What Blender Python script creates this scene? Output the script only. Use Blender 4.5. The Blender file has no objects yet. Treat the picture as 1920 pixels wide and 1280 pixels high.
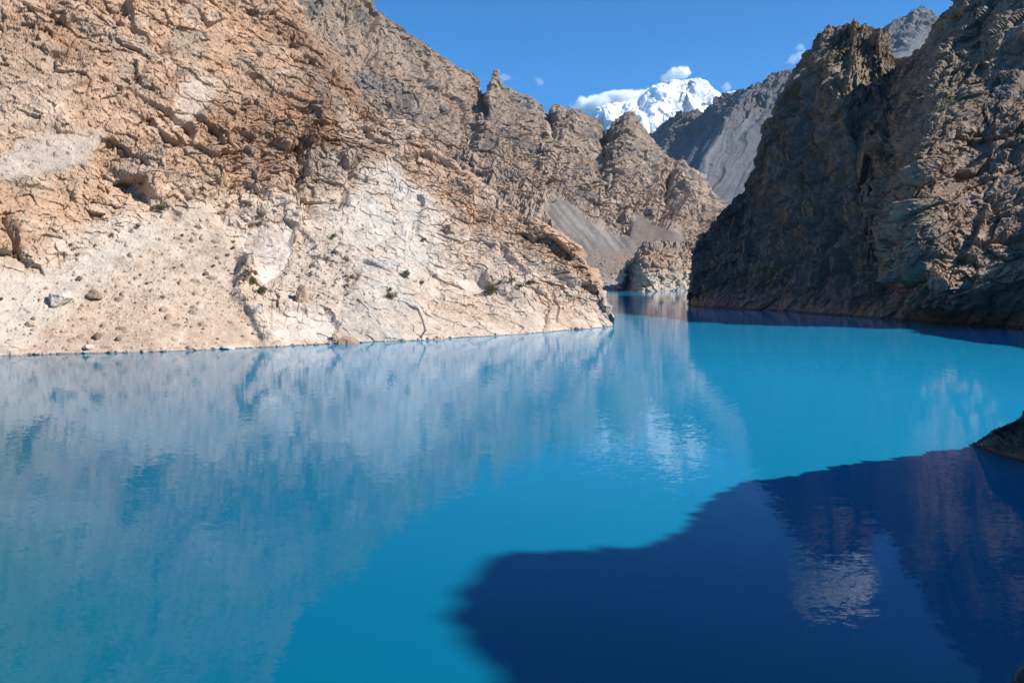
import bpy, math, random
import numpy as np
from concurrent.futures import ThreadPoolExecutor

random.seed(7)
C = bpy.context.scene.collection
SC = bpy.context.scene
R = math.radians

# ------------------------------------------------------------------ camera, sky, sun, exposure
CAM_H = 20.0                      # metres above the lake
PITCH = R(4.9)
FPX = 1920 * 28 / 36              # focal length in pixels of a 1920 px wide frame
cam_d = bpy.data.cameras.new('camera')
cam = bpy.data.objects.new('camera', cam_d)
C.objects.link(cam)
cam.location = (0, 0, CAM_H)
cam.rotation_euler = (R(90) - PITCH, 0, 0)
cam_d.lens = 28
cam_d.sensor_width = 36
cam_d.clip_start = 0.5
cam_d.clip_end = 60000
SC.camera = cam

SUN_EL = R(36.5)
SUN_AZ = math.atan2(0.95, -0.31)          # clockwise from +Y
SV = np.array([math.sin(SUN_AZ) * math.cos(SUN_EL), math.cos(SUN_AZ) * math.cos(SUN_EL), math.sin(SUN_EL)])
world = bpy.data.worlds.new('World')
SC.world = world
world.use_nodes = True
wn = world.node_tree
wn.nodes.clear()
sky = wn.nodes.new('ShaderNodeTexSky')
sky.sky_type = 'NISHITA'
sky.sun_disc = False
sky.sun_elevation = SUN_EL
sky.sun_rotation = SUN_AZ
sky.altitude = 2400
sky.air_density = 1.0
sky.dust_density = 0.0
sky.ozone_density = 6.0
bg = wn.nodes.new('ShaderNodeBackground')
bg.inputs['Strength'].default_value = 0.082
wo = wn.nodes.new('ShaderNodeOutputWorld')
deep = wn.nodes.new('ShaderNodeMix')          # high, dry mountain air: a deeper blue than the model's
deep.data_type = 'RGBA'
deep.blend_type = 'MULTIPLY'
deep.inputs[0].default_value = 1.0
deep.inputs[7].default_value = (0.34, 1.20, 1.62, 1)
wn.links.new(sky.outputs[0], deep.inputs[6])
wn.links.new(deep.outputs[2], bg.inputs['Color'])
wn.links.new(bg.outputs[0], wo.inputs['Surface'])

sun_d = bpy.data.lights.new('sun', 'SUN')
sun_d.energy = 5.0
sun_d.angle = R(0.5)
sun_d.color = (1.0, 0.945, 0.875)
sun = bpy.data.objects.new('sun', sun_d)
C.objects.link(sun)
from mathutils import Vector
sun.rotation_euler = Vector(SV.tolist()).to_track_quat('Z', 'Y').to_euler()
sun.location = (300, -100, 400)

vs = SC.view_settings
vs.view_transform = 'Standard'
vs.look = 'None'
vs.exposure = 0.42
vs.gamma = 1.0
SC.cycles.use_denoising = True
SC.cycles.diffuse_bounces = 2
SC.cycles.glossy_bounces = 3
SC.cycles.volume_bounces = 20
SC.cycles.max_bounces = 22

# ------------------------------------------------------------------ helpers: rays, noise, interpolation
CP, SP = math.cos(PITCH), math.sin(PITCH)

def ray(px, py):
    a = (np.asarray(px, float) - 960) / FPX
    b = (640 - np.asarray(py, float)) / FPX
    return np.stack([a, CP + b * SP, -SP + b * CP], -1)

def at(px, py, Y):
    """world point seen at (px, py) whose depth along +Y is Y"""
    d = ray(px, py)
    return d * (np.asarray(Y) / d[..., 1])[..., None] + np.array([0, 0, CAM_H])

def on_water(px, py):
    d = ray(px, py)
    return d * (-CAM_H / d[..., 2])[..., None] + np.array([0, 0, CAM_H])

def project(P):
    Q = P - np.array([0, 0, CAM_H])
    fy = Q[..., 1] * CP - Q[..., 2] * SP
    fz = Q[..., 1] * SP + Q[..., 2] * CP
    fy = np.where(fy < 0.1, 0.1, fy)
    return 960 + FPX * Q[..., 0] / fy, 640 - FPX * fz / fy

POOL = ThreadPoolExecutor(4)

def chunked(f, P, *a, **k):
    sh = P.shape[:-1]
    Q = np.ascontiguousarray(P.reshape(-1, P.shape[-1]), dtype=np.float32)
    n = len(Q)
    st = 49152
    fs = [POOL.submit(f, Q[i:i + st], *a, **k) for i in range(0, n, st)]
    return np.concatenate([x.result() for x in fs]).reshape(sh)

def hash3(ix, iy, iz, seed):
    with np.errstate(over='ignore'):
        h = (ix.astype(np.uint32) * np.uint32(374761393) + iy.astype(np.uint32) * np.uint32(668265263)
             + iz.astype(np.uint32) * np.uint32(2147483647) + np.uint32((seed * 974634777 + 12345) & 0xffffffff))
        h ^= h >> np.uint32(15)
        h *= np.uint32(2246822519)
        h ^= h >> np.uint32(13)
        h *= np.uint32(3266489917)
        h ^= h >> np.uint32(16)
    return h

def _perlin(P, seed):
    fl = np.floor(P)
    f = P - fl
    i = fl.astype(np.int64)
    u = f * f * f * (f * (f * 6 - 15) + 10)
    out = np.zeros(len(P), np.float32)
    for dx in (0, 1):
        wx = u[:, 0] if dx else 1 - u[:, 0]
        for dy in (0, 1):
            wy = u[:, 1] if dy else 1 - u[:, 1]
            for dz in (0, 1):
                wz = u[:, 2] if dz else 1 - u[:, 2]
                h = hash3(i[:, 0] + dx, i[:, 1] + dy, i[:, 2] + dz, seed)
                gx = ((h & 1023).astype(np.float32) / 511.5 - 1)
                gy = (((h >> 10) & 1023).astype(np.float32) / 511.5 - 1)
                gz = (((h >> 20) & 1023).astype(np.float32) / 511.5 - 1)
                out += wx * wy * wz * (gx * (f[:, 0] - dx) + gy * (f[:, 1] - dy) + gz * (f[:, 2] - dz))
    return out * 1.3

def perlin(P, size, seed):
    return chunked(lambda Q: _perlin(Q / size, seed), P)

def _fbm(P, seed, octs, gain, ridged):
    o = np.zeros(len(P), np.float32)
    a, s = 1.0, 0.0
    for k in range(octs):
        n = _perlin(P, seed + k * 17)
        if ridged:
            n = 0.55 - 2.2 * np.abs(n)
        o += a * n
        s += a
        a *= gain
        P = P * 2.03 + 11.7
    return o / s

def fbm(P, size, seed, octs=4, gain=0.5, ridged=False):
    return chunked(lambda Q: _fbm(Q / size, seed, octs, gain, ridged), P)

def _facet(P, seed, tilt, blend):
    """fractured blocks: each cell is its own tilted plane with its own offset; also the distance to the crack"""
    b = np.floor(P - 0.5)
    i = b.astype(np.int64)
    f = P - b
    n = len(P)
    d1 = np.full(n, 9, np.float32)
    d2 = np.full(n, 9, np.float32)
    val = np.zeros(n, np.float32)
    tot = np.full(n, 1e-35, np.float32)
    for dx in (0, 1):
        for dy in (0, 1):
            for dz in (0, 1):
                h = hash3(i[:, 0] + dx, i[:, 1] + dy, i[:, 2] + dz, seed)
                ox = f[:, 0] - dx - 0.1 - 0.8 * ((h & 1023).astype(np.float32) / 1023)
                oy = f[:, 1] - dy - 0.1 - 0.8 * (((h >> 10) & 1023).astype(np.float32) / 1023)
                oz = f[:, 2] - dz - 0.1 - 0.8 * (((h >> 20) & 1023).astype(np.float32) / 1023)
                d = ox * ox + oy * oy + oz * oz
                g = h * np.uint32(2654435761)
                gx = ((g >> 3 & 511).astype(np.float32) / 255.5 - 1)
                gy = ((g >> 12 & 511).astype(np.float32) / 255.5 - 1)
                gz = ((g >> 21 & 511).astype(np.float32) / 255.5 - 1)
                w = ((g >> 7 & 255).astype(np.float32) / 127.5 - 1)
                v = w * 0.16 + tilt * (gx * ox + gy * oy + gz * oz)
                near = d < d1
                if blend:
                    wt = np.exp(-blend * d)
                    val += wt * v
                    tot += wt
                else:
                    val = np.where(near, v, val)
                d2 = np.where(near, d1, np.minimum(d2, d))
                d1 = np.where(near, d, d1)
    if blend:
        val /= tot
    return np.stack([val, np.sqrt(d2) - np.sqrt(d1)], -1)

def facet(P, size, seed, tilt=0.42, blend=0):
    sh = P.shape[:-1]
    Q = np.ascontiguousarray(P.reshape(-1, 3), dtype=np.float32)
    st = 49152
    fs = [POOL.submit(lambda q: _facet(q / np.float32(size), seed, tilt, blend), Q[i:i + st]) for i in range(0, len(Q), st)]
    r = np.concatenate([x.result() for x in fs])
    return r[:, 0].reshape(sh), r[:, 1].reshape(sh)

def _rubble(P, seed, chance):
    """loose stones: rounded bumps of differing size on some of the cells"""
    b = np.floor(P - 0.5)
    i = b.astype(np.int64)
    f = P - b
    out = np.zeros(len(P), np.float32)
    for dx in (0, 1):
        for dy in (0, 1):
            for dz in (0, 1):
                h = hash3(i[:, 0] + dx, i[:, 1] + dy, i[:, 2] + dz, seed)
                ox = f[:, 0] - dx - 0.2 - 0.6 * ((h & 1023).astype(np.float32) / 1023)
                oy = f[:, 1] - dy - 0.2 - 0.6 * (((h >> 10) & 1023).astype(np.float32) / 1023)
                oz = f[:, 2] - dz - 0.2 - 0.6 * (((h >> 20) & 1023).astype(np.float32) / 1023)
                g = h * np.uint32(2654435761)
                on = ((g >> 5 & 1023).astype(np.float32) / 1023) < chance
                rad = 0.2 + 0.35 * ((g >> 15 & 1023).astype(np.float32) / 1023) ** 2
                sk = 0.5 + ((g >> 22 & 255).astype(np.float32) / 255)
                d = (np.abs(ox) * sk) ** 2 + oy * oy + (oz / sk) ** 2
                out = np.maximum(out, np.where(on, np.sqrt(np.clip(rad * rad - d, 0, None)), 0))
    return out

def rubble(P, size, seed, chance=0.5):
    return chunked(lambda Q: _rubble(Q / np.float32(size), seed, chance), P) * size

def beds(P, axis, size, seed, warp=0.35):
    """layers cut by planes: a step height per layer in -1..1 and a thin line (1 at the parting between two layers)"""
    ax = np.asarray(axis, float)
    ax = ax / np.linalg.norm(ax)
    t = (P @ ax) / size + warp * fbm(P, size * 3.5, seed, 4, 0.55) * 3 + 0.12 * fbm(P, size * 0.6, seed + 3, 3)
    k = np.floor(t)
    f = (t - k).astype(np.float32)
    def val(q):
        h = hash3((q + 1000).astype(np.int64), np.full_like(q, 3).astype(np.int64), np.full_like(q, 7).astype(np.int64), seed)
        return (h & 1023).astype(np.float32) / 511.5 - 1
    v = val(k)
    v = v + (val(k + 1) - v) * smooth(f, 0.86, 1.0)
    on = smooth(fbm(P, size * 2.2, seed + 9, 3), -0.15, 0.25)
    return v * on, smooth(np.abs(f - 0.97), 0.07, 0.0) * on

def smooth(x, a, b):
    t = np.clip((x - a) / (b - a), 0, 1)
    return t * t * (3 - 2 * t)

def spline(A, counts, tens=0.36):
    """A (n, ...) control points -> dense samples along axis 0, counts samples per segment"""
    n = len(A)
    out = []
    for k in range(n - 1):
        p0, p1 = A[k], A[k + 1]
        m0 = (A[k + 1] - A[k - 1]) * tens if k > 0 else (p1 - p0) * tens * 2
        m1 = (A[k + 2] - A[k]) * tens if k + 2 < n else (p1 - p0) * tens * 2
        t = np.linspace(0, 1, counts[k], endpoint=False).reshape((-1,) + (1,) * (A.ndim - 1))
        out.append((2 * t**3 - 3 * t**2 + 1) * p0 + (t**3 - 2 * t**2 + t) * m0 + (-2 * t**3 + 3 * t**2) * p1 + (t**3 - t**2) * m1)
    out.append(A[-1:])
    return np.concatenate(out)

def normals(P):
    du = np.gradient(P, axis=1)
    dv = np.gradient(P, axis=0)
    n = np.cross(du, dv)
    return n / (np.linalg.norm(n, axis=-1, keepdims=True) + 1e-9)

def outward(N, flat=0.3):
    D = N * np.array([1, 1, flat])
    return D / (np.linalg.norm(D, axis=-1, keepdims=True) + 1e-6)

def poly_dist(px, py, pts, closed):
    """distance in pixels to a polyline, its sign (+ inside, or + on the right of the line)"""
    best = np.full(px.shape, 1e9, np.float32)
    side = np.zeros(px.shape, np.float32)
    inside = np.zeros(px.shape, bool)
    m = len(pts)
    for k in range(m if closed else m - 1):
        ax, ay = pts[k]
        bx, by = pts[(k + 1) % m]
        ex, ey = bx - ax, by - ay
        t = np.clip(((px - ax) * ex + (py - ay) * ey) / (ex * ex + ey * ey + 1e-9), 0, 1)
        d = np.hypot(px - ax - t * ex, py - ay - t * ey)
        s = np.sign(ex * (py - ay) - ey * (px - ax))
        side = np.where(d < best, s, side)
        best = np.minimum(best, d)
        if closed:
            c = ((ay > py) != (by > py)) & (px < (bx - ax) * (py - ay) / (by - ay + 1e-9) + ax)
            inside ^= c
    if closed:
        return np.where(inside, best, -best)
    return best * np.where(side == 0, 1, side)

def region(px, py, pts, soft=12):
    return smooth(poly_dist(px, py, pts, True), -soft, soft)

def crest(px, py, pts, amp, wl, wr):
    """an arete (or, with amp < 0, a cleft) along a polyline, with its own fall-off on either side"""
    d = poly_dist(px, py, pts, False)
    return amp * np.where(d < 0, np.exp(-(np.abs(d) / wl) ** 1.3), np.exp(-(np.abs(d) / wr) ** 1.3))

FINE = 1.0                        # 1 = final mesh density; larger is coarser

def sheet(rows, step=1.7, offstep=14, lim=2600):
    """rows: (nrow, ncol, 3) control points -> dense grid with about `step` photo pixels per cell in view"""
    rows = np.asarray(rows, float)
    x, y = project(rows)
    infr = (x > -60) & (x < 1980) & (y > -60) & (y < 1340)
    def counts(axis):
        L = np.hypot(np.diff(x, axis=axis), np.diff(y, axis=axis))
        a = np.take(infr, range(0, infr.shape[axis] - 1), axis=axis) | np.take(infr, range(1, infr.shape[axis]), axis=axis)
        L = np.minimum(L, 900)
        w = np.where(a, L / step, L / offstep) / FINE
        return np.clip(np.max(w, axis=1 - axis), 4, 700).astype(int)
    cr, cc = counts(0), counts(1)
    G = spline(rows, cr)
    G = np.swapaxes(spline(np.swapaxes(G, 0, 1), cc), 0, 1)
    def par(c):
        return np.concatenate([k + np.arange(n) / n for k, n in enumerate(c)] + [np.array([len(c)])])
    return G, par(cr)[:, None].astype(np.float32), par(cc)[None].astype(np.float32)

def mix(a, b, t):
    a = np.asarray(a, np.float32)
    b = np.asarray(b, np.float32)
    return a + (b - a) * np.asarray(t, np.float32)[..., None]

# ------------------------------------------------------------------ materials
def nmat(name):
    m = bpy.data.materials.new(name)
    m.use_nodes = True
    nt = m.node_tree
    nt.nodes.clear()
    out = nt.nodes.new('ShaderNodeOutputMaterial')
    return m, nt, out

def rock_material(name, noise=0.35, var=0.35, bump=0.25, rough=0.95):
    """stone: mineral colour of the vertices times two grains of noise, with a fine bump"""
    m, nt, out = nmat(name)
    N, Lk = nt.nodes.new, nt.links.new
    b = N('ShaderNodeBsdfPrincipled')
    b.inputs['Roughness'].default_value = rough
    b.inputs['Specular IOR Level'].default_value = 0.12
    at_ = N('ShaderNodeAttribute')
    at_.attribute_name = 'mineral'
    geo = N('ShaderNodeNewGeometry')
    n1 = N('ShaderNodeTexNoise')
    n1.inputs['Scale'].default_value = noise
    n1.inputs['Detail'].default_value = 8
    n1.inputs['Roughness'].default_value = 0.7
    n2 = N('ShaderNodeTexNoise')
    n2.inputs['Scale'].default_value = noise * 6
    n2.inputs['Detail'].default_value = 5
    n2.inputs['Roughness'].default_value = 0.65
    Lk(geo.outputs['Position'], n1.inputs['Vector'])
    Lk(geo.outputs['Position'], n2.inputs['Vector'])
    mr = N('ShaderNodeMapRange')
    mr.inputs['From Min'].default_value = 0.3
    mr.inputs['From Max'].default_value = 0.7
    mr.inputs['To Min'].default_value = 1 - var
    mr.inputs['To Max'].default_value = 1 + var
    Lk(n1.outputs['Fac'], mr.inputs['Value'])
    mr2 = N('ShaderNodeMapRange')
    mr2.inputs['From Min'].default_value = 0.3
    mr2.inputs['From Max'].default_value = 0.7
    mr2.inputs['To Min'].default_value = 1 - var * 0.8
    mr2.inputs['To Max'].default_value = 1 + var * 0.8
    Lk(n2.outputs['Fac'], mr2.inputs['Value'])
    mu = N('ShaderNodeMath')
    mu.operation = 'MULTIPLY'
    Lk(mr.outputs[0], mu.inputs[0])
    Lk(mr2.outputs[0], mu.inputs[1])
    vm = N('ShaderNodeVectorMath')
    vm.operation = 'SCALE'
    Lk(at_.outputs['Color'], vm.inputs[0])
    Lk(mu.outputs[0], vm.inputs['Scale'])
    Lk(vm.outputs[0], b.inputs['Base Color'])
    bp = N('ShaderNodeBump')
    bp.inputs['Strength'].default_value = bump
    bp.inputs['Distance'].default_value = 0.3 / noise * 0.35
    Lk(n2.outputs['Fac'], bp.inputs['Height'])
    Lk(bp.outputs[0], b.inputs['Normal'])
    Lk(b.outputs[0], out.inputs['Surface'])
    return m

def water_material():
    m, nt, out = nmat('glacial_lake_water')
    N, Lk = nt.nodes.new, nt.links.new
    b = N('ShaderNodeBsdfPrincipled')
    b.inputs['IOR'].default_value = 1.19
    b.inputs['Roughness'].default_value = 0.03
    geo = N('ShaderNodeNewGeometry')
    # silt in the water: slow drifts between blue and turquoise
    ns = N('ShaderNodeTexNoise')
    ns.inputs['Scale'].default_value = 0.006
    ns.inputs['Detail'].default_value = 3
    Lk(geo.outputs['Position'], ns.inputs['Vector'])
    cr = N('ShaderNodeValToRGB')
    cr.color_ramp.elements[0].position = 0.35
    cr.color_ramp.elements[0].color = (0.95, 0.93, 0.97, 1)
    cr.color_ramp.elements[1].position = 0.65
    cr.color_ramp.elements[1].color = (1.00, 1.07, 1.03, 1)
    Lk(ns.outputs['Fac'], cr.inputs['Fac'])
    # grazing-view brightening at far right and corner vignetting at near left, painted into colour
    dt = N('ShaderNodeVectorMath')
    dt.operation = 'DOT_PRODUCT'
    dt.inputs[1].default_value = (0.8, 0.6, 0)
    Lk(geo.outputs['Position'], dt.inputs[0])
    view_t = N('ShaderNodeMapRange')
    view_t.inputs['From Min'].default_value = -70
    view_t.inputs['From Max'].default_value = 130
    Lk(dt.outputs['Value'], view_t.inputs['Value'])
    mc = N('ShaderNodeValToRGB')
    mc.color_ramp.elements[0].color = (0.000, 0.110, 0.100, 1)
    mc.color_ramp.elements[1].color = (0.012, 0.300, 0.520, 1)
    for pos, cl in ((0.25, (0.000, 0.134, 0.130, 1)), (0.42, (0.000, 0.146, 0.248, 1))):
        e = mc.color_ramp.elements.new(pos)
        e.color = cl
    Lk(view_t.outputs[0], mc.inputs['Fac'])
    tone = N('ShaderNodeMix')
    tone.data_type = 'RGBA'
    tone.blend_type = 'MULTIPLY'
    tone.inputs[0].default_value = 1.0
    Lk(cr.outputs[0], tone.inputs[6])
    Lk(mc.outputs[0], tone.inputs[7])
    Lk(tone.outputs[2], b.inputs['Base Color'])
    # ripples: slopes from three wavelengths, stronger in wind patches
    wind = N('ShaderNodeTexNoise')
    wind.inputs['Scale'].default_value = 0.012
    wind.inputs['Detail'].default_value = 4
    Lk(geo.outputs['Position'], wind.inputs['Vector'])
    wr = N('ShaderNodeMapRange')
    wr.inputs['From Min'].default_value = 0.38
    wr.inputs['From Max'].default_value = 0.66
    wr.inputs['To Min'].default_value = 0.35
    wr.inputs['To Max'].default_value = 1.0
    Lk(wind.outputs['Fac'], wr.inputs['Value'])
    acc = None
    for sc, amp, st in ((0.22, 0.015, 0.6), (1.1, 0.058, 0.5), (4.5, 0.10, 0.55)):
        mp = N('ShaderNodeMapping')
        mp.inputs['Scale'].default_value = (sc * st, sc, sc)
        mp.inputs['Rotation'].default_value = (0, 0, R(14))
        Lk(geo.outputs['Position'], mp.inputs['Vector'])
        nz = N('ShaderNodeTexNoise')
        nz.inputs['Scale'].default_value = 1
        nz.inputs['Detail'].default_value = 2
        Lk(mp.outputs[0], nz.inputs['Vector'])
        sb = N('ShaderNodeVectorMath')
        sb.operation = 'SUBTRACT'
        sb.inputs[1].default_value = (0.5, 0.5, 0.5)
        Lk(nz.outputs['Color'], sb.inputs[0])
        ml = N('ShaderNodeVectorMath')
        ml.operation = 'MULTIPLY'
        ml.inputs[1].default_value = (amp * 0.4, amp, 0)
        Lk(sb.outputs[0], ml.inputs[0])
        if acc is None:
            acc = ml
        else:
            ad = N('ShaderNodeVectorMath')
            ad.operation = 'ADD'
            Lk(acc.outputs[0], ad.inputs[0])
            Lk(ml.outputs[0], ad.inputs[1])
            acc = ad
    sc_ = N('ShaderNodeVectorMath')
    sc_.operation = 'SCALE'
    Lk(acc.outputs[0], sc_.inputs[0])
    Lk(wr.outputs[0], sc_.inputs['Scale'])
    up = N('ShaderNodeVectorMath')
    up.operation = 'ADD'
    up.inputs[1].default_value = (0, 0, 1)
    Lk(sc_.outputs[0], up.inputs[0])
    nm = N('ShaderNodeVectorMath')
    nm.operation = 'NORMALIZE'
    Lk(up.outputs[0], nm.inputs[0])
    Lk(nm.outputs[0], b.inputs['Normal'])
    Lk(b.outputs[0], out.inputs['Surface'])
    return m

def cloud_material(name, dens, scale, thresh=0.45, edge=1.0):
    m, nt, out = nmat(name)
    N, Lk = nt.nodes.new, nt.links.new
    tc = N('ShaderNodeTexCoord')
    ln = N('ShaderNodeVectorMath')
    ln.operation = 'LENGTH'
    Lk(tc.outputs['Object'], ln.inputs[0])
    nz = N('ShaderNodeTexNoise')
    nz.inputs['Scale'].default_value = scale
    nz.inputs['Detail'].default_value = 5
    nz.inputs['Roughness'].default_value = 0.6
    geo = N('ShaderNodeNewGeometry')
    Lk(geo.outputs['Position'], nz.inputs['Vector'])
    # density = noise - falloff towards the hull
    fall = N('ShaderNodeMath')
    fall.operation = 'POWER'
    fall.inputs[1].default_value = 2.0
    Lk(ln.outputs['Value'], fall.inputs[0])
    fm = N('ShaderNodeMath')
    fm.operation = 'MULTIPLY'
    fm.inputs[1].default_value = edge
    Lk(fall.outputs[0], fm.inputs[0])
    sb = N('ShaderNodeMath')
    sb.operation = 'SUBTRACT'
    n2 = N('ShaderNodeMath')
    n2.operation = 'MULTIPLY'
    n2.inputs[1].default_value = 2.2
    Lk(nz.outputs['Fac'], n2.inputs[0])
    Lk(n2.outputs[0], sb.inputs[0])
    Lk(fm.outputs[0], sb.inputs[1])
    mr = N('ShaderNodeMapRange')
    mr.inputs['From Min'].default_value = thresh - 0.3
    mr.inputs['From Max'].default_value = thresh
    mr.inputs['To Min'].default_value = 0
    mr.inputs['To Max'].default_value = dens
    Lk(sb.outputs[0], mr.inputs['Value'])
    v = N('ShaderNodeVolumePrincipled')
    v.inputs['Color'].default_value = (1.0, 1.0, 1.0, 1)
    v.inputs['Anisotropy'].default_value = 0.1
    Lk(mr.outputs[0], v.inputs['Density'])
    Lk(v.outputs[0], out.inputs['Volume'])
    return m

# ------------------------------------------------------------------ objects
def link(o, label=None, cat=None, group=None, kind=None):
    C.objects.link(o)
    if label:
        o['label'] = label
    if cat:
        o['category'] = cat
    if group:
        o['group'] = group
    if kind:
        o['kind'] = kind
    return o

def grid_object(name, P, col, mat, label, cat):
    nr, nc = P.shape[:2]
    me = bpy.data.meshes.new(name)
    V = np.ascontiguousarray(P.reshape(-1, 3), dtype=np.float32)
    a = (np.arange(nr - 1)[:, None] * nc + np.arange(nc - 1)[None]).ravel()
    F = np.stack([a, a + 1, a + nc + 1, a + nc], -1).astype(np.int32)
    me.vertices.add(len(V))
    me.vertices.foreach_set('co', V.ravel())
    me.loops.add(F.size)
    me.loops.foreach_set('vertex_index', F.ravel())
    me.polygons.add(len(F))
    me.polygons.foreach_set('loop_start', np.arange(0, F.size, 4, dtype=np.int32))
    at_ = me.attributes.new('mineral', 'FLOAT_COLOR', 'POINT')
    cc = np.ones((len(V), 4), np.float32)
    cc[:, :3] = np.clip(col.reshape(-1, 3), 0.01, 0.9)
    at_.data.foreach_set('color', cc.ravel())
    me.update(calc_edges=True)
    me.polygons.foreach_set('use_smooth', np.zeros(len(F), bool))
    me.materials.append(mat)
    o = bpy.data.objects.new(name, me)
    return link(o, label, cat, kind='structure')

def strat(P, ax, stretch):
    """coordinates squeezed along a bedding normal, so blocks come out as slabs"""
    ax = np.asarray(ax, float)
    ax = ax / np.linalg.norm(ax)
    d = P @ ax
    return P + d[..., None] * ax * (stretch - 1)

def columns(base, ridge, fr, sag, under=6.0, back=(1.0, 1.0), bdir=(0, 1)):
    """control rows from the foot of a slope to its ridge and down the far side.
    base, ridge: (n,3); fr: fractions of the rows between; sag: drop of these rows below the chord (fraction of height)"""
    base = np.asarray(base, float)
    ridge = np.asarray(ridge, float)
    rows = []
    dn = base.copy()
    hd = base - ridge
    hd[:, 2] = 0
    hd /= np.linalg.norm(hd, axis=1, keepdims=True) + 1e-6
    dn += hd * under * 0.8
    dn[:, 2] -= under
    rows.append(dn)
    rows.append(base)
    for f, s in zip(fr, sag):
        m = base + (ridge - base) * f
        m[:, 2] -= s * (ridge[:, 2] - base[:, 2])
        rows.append(m)
    rows.append(ridge)
    hgt = np.maximum(ridge[:, 2:3], 1)
    bd = np.array([bdir[0], bdir[1], 0.0]) / math.hypot(*bdir)
    b1 = ridge + bd * hgt * 0.30 * back[0]
    b1[:, 2:3] = ridge[:, 2:3] - hgt * 0.22
    b2 = ridge + bd * hgt * 1.2 * back[1]
    b2[:, 2:3] = -8
    rows += [b1, b2]
    return np.stack(rows)

def ribs(P, U, size, seed, octs=4):
    """gullies and ribs running down the slope: U are slope coordinates (across, down)"""
    Q = np.stack([U[..., 0] / size, U[..., 1] / (size * 4.5), np.zeros_like(U[..., 0])], -1)
    return chunked(lambda q: _fbm(q, seed, octs, 0.5, True), Q)

# =================================================================== THE LAKE
water_m = water_material()
me = bpy.data.meshes.new('lake')
S = 16000
me.from_pydata([(-S, -4000, 0), (S, -4000, 0), (S, S, 0), (-S, S, 0)], [], [(0, 1, 2, 3)])
me.materials.append(water_m)
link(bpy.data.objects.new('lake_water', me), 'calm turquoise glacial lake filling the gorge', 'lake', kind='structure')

# =================================================================== LEFT MOUNTAIN (sunlit headland)
rock_left = rock_material('tan_fractured_rock', 0.5, 0.22, 0.35)

base_px = [(-2600, 830), (-1300, 740), (-500, 697), (0, 667), (300, 659), (600, 646), (850, 634), (1030, 622), (1120, 614), (1146, 611)]
base = np.array([on_water(*p) for p in base_px])
ridge_px = [(-1500, -1500, 560), (-700, -1200, 530), (-100, -900, 490), (300, -420, 440), (470, -95, 415),
            (575, 55, 392), (690, 185, 372), (860, 315, 345), (1075, 470, 318), (1143, 590, 300)]
ridge = np.array([at(*p) for p in ridge_px])
rowsL = columns(base, ridge, [0.22, 0.5, 0.78], [0.05, 0.055, 0.02], bdir=(0.35, 0.93))
G, VV, WW = sheet(rowsL, 1.55)
N0 = normals(G)
px, py = project(G)
wx = px + 24 * fbm(G, 28, 5, 5, 0.6)
wy = py + 24 * fbm(G, 28, 9, 5, 0.6)
# where the slope is scree, smooth slab or pale washed rock
fan = region(wx, wy, [(395, 372), (300, 420), (215, 480), (140, 560), (40, 640), (0, 700), (560, 690), (490, 640), (440, 560), (445, 480), (420, 420)], 12)
fan2 = region(wx, wy, [(-400, 520), (0, 520), (120, 500), (230, 440), (320, 385), (300, 440), (180, 540), (60, 640), (-400, 700)], 14)
fan3 = region(wx, wy, [(-60, 300), (70, 262), (200, 255), (150, 310), (0, 345), (-60, 350)], 12)
talus = region(wx, wy, [(560, 455), (640, 440), (668, 500), (650, 560), (600, 575), (545, 560), (520, 530)], 12)
slab1 = region(wx, wy, [(437, 432), (500, 418), (556, 435), (553, 475), (525, 515), (490, 535), (468, 500)], 6)
slab2 = region(wx, wy, [(498, 580), (570, 568), (610, 575), (640, 600), (630, 640), (540, 650), (500, 610)], 6)
slab3 = region(wx, wy, [(330, 165), (380, 150), (410, 175), (385, 215), (330, 240), (318, 215)], 6)
slab4 = region(wx, wy, [(860, 505), (905, 512), (915, 540), (890, 545), (862, 520)], 5)
white = region(wx, wy, [(660, 330), (700, 285), (745, 295), (800, 345), (825, 420), (830, 520), (800, 640), (640, 660), (655, 520), (640, 420)], 42)
pale = region(wx, wy, [(-600, 500), (60, 470), (180, 405), (260, 385), (400, 370), (560, 372), (650, 350), (720, 300), (800, 360), (880, 420), (960, 470), (1060, 520), (1160, 560), (1170, 660), (-600, 800)], 26)
soft = np.clip(fan + fan2 + fan3 * 0.9 + talus * 0.6, 0, 1)
slab = np.clip(slab1 + slab2 * 0.9 + slab3 * 0.55 + slab4, 0, 1)

# big form: buttresses and clefts
edge_ = 1 - 0.7 * np.exp(-((VV - 5) / 0.35) ** 2)          # calmer along the skyline
big = 9 * fbm(G, 120, 21, 3) + 5 * fbm(G, 50, 23, 3, 0.5, True)
big = big * (1 - 0.75 * soft) * edge_
kx = px + 14 * fbm(G, 9, 25, 3)
ky = py + 14 * fbm(G, 9, 26, 3)
big += crest(kx, ky, [(640, 90), (600, 200), (575, 330), (560, 420)], 4, 6, 70) * smooth(py, 40, 120)
big += crest(kx, ky, [(548, 235), (560, 270), (556, 340), (562, 390)], -4.5, 18, 13)
big += crest(kx, ky, [(300, 100), (318, 140), (322, 165)], -4, 15, 10)
big += crest(kx, ky, [(285, 95), (255, 160)], -2.5, 10, 6)
big += crest(kx, ky, [(660, 300), (640, 380)], -3, 12, 4)
big += crest(kx, ky, [(8, 410), (26, 465)], -3.5, 10, 6)
big += crest(kx, ky, [(940, 465), (985, 515)], 2.4, 7, 26) - crest(kx, ky, [(936, 468), (978, 518)], 3.0, 5, 6)
big += crest(kx, ky, [(1020, 615), (1030, 575)], -2.5, 8, 4)
big -= 2 * slab
env = smooth(G[..., 2], -2, 12)
P1 = G + N0 * (big * (0.25 + 0.75 * env))[..., None]
BED = (0.45, -0.25, 0.85)
Sx = strat(P1, BED, 1.4)
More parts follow.
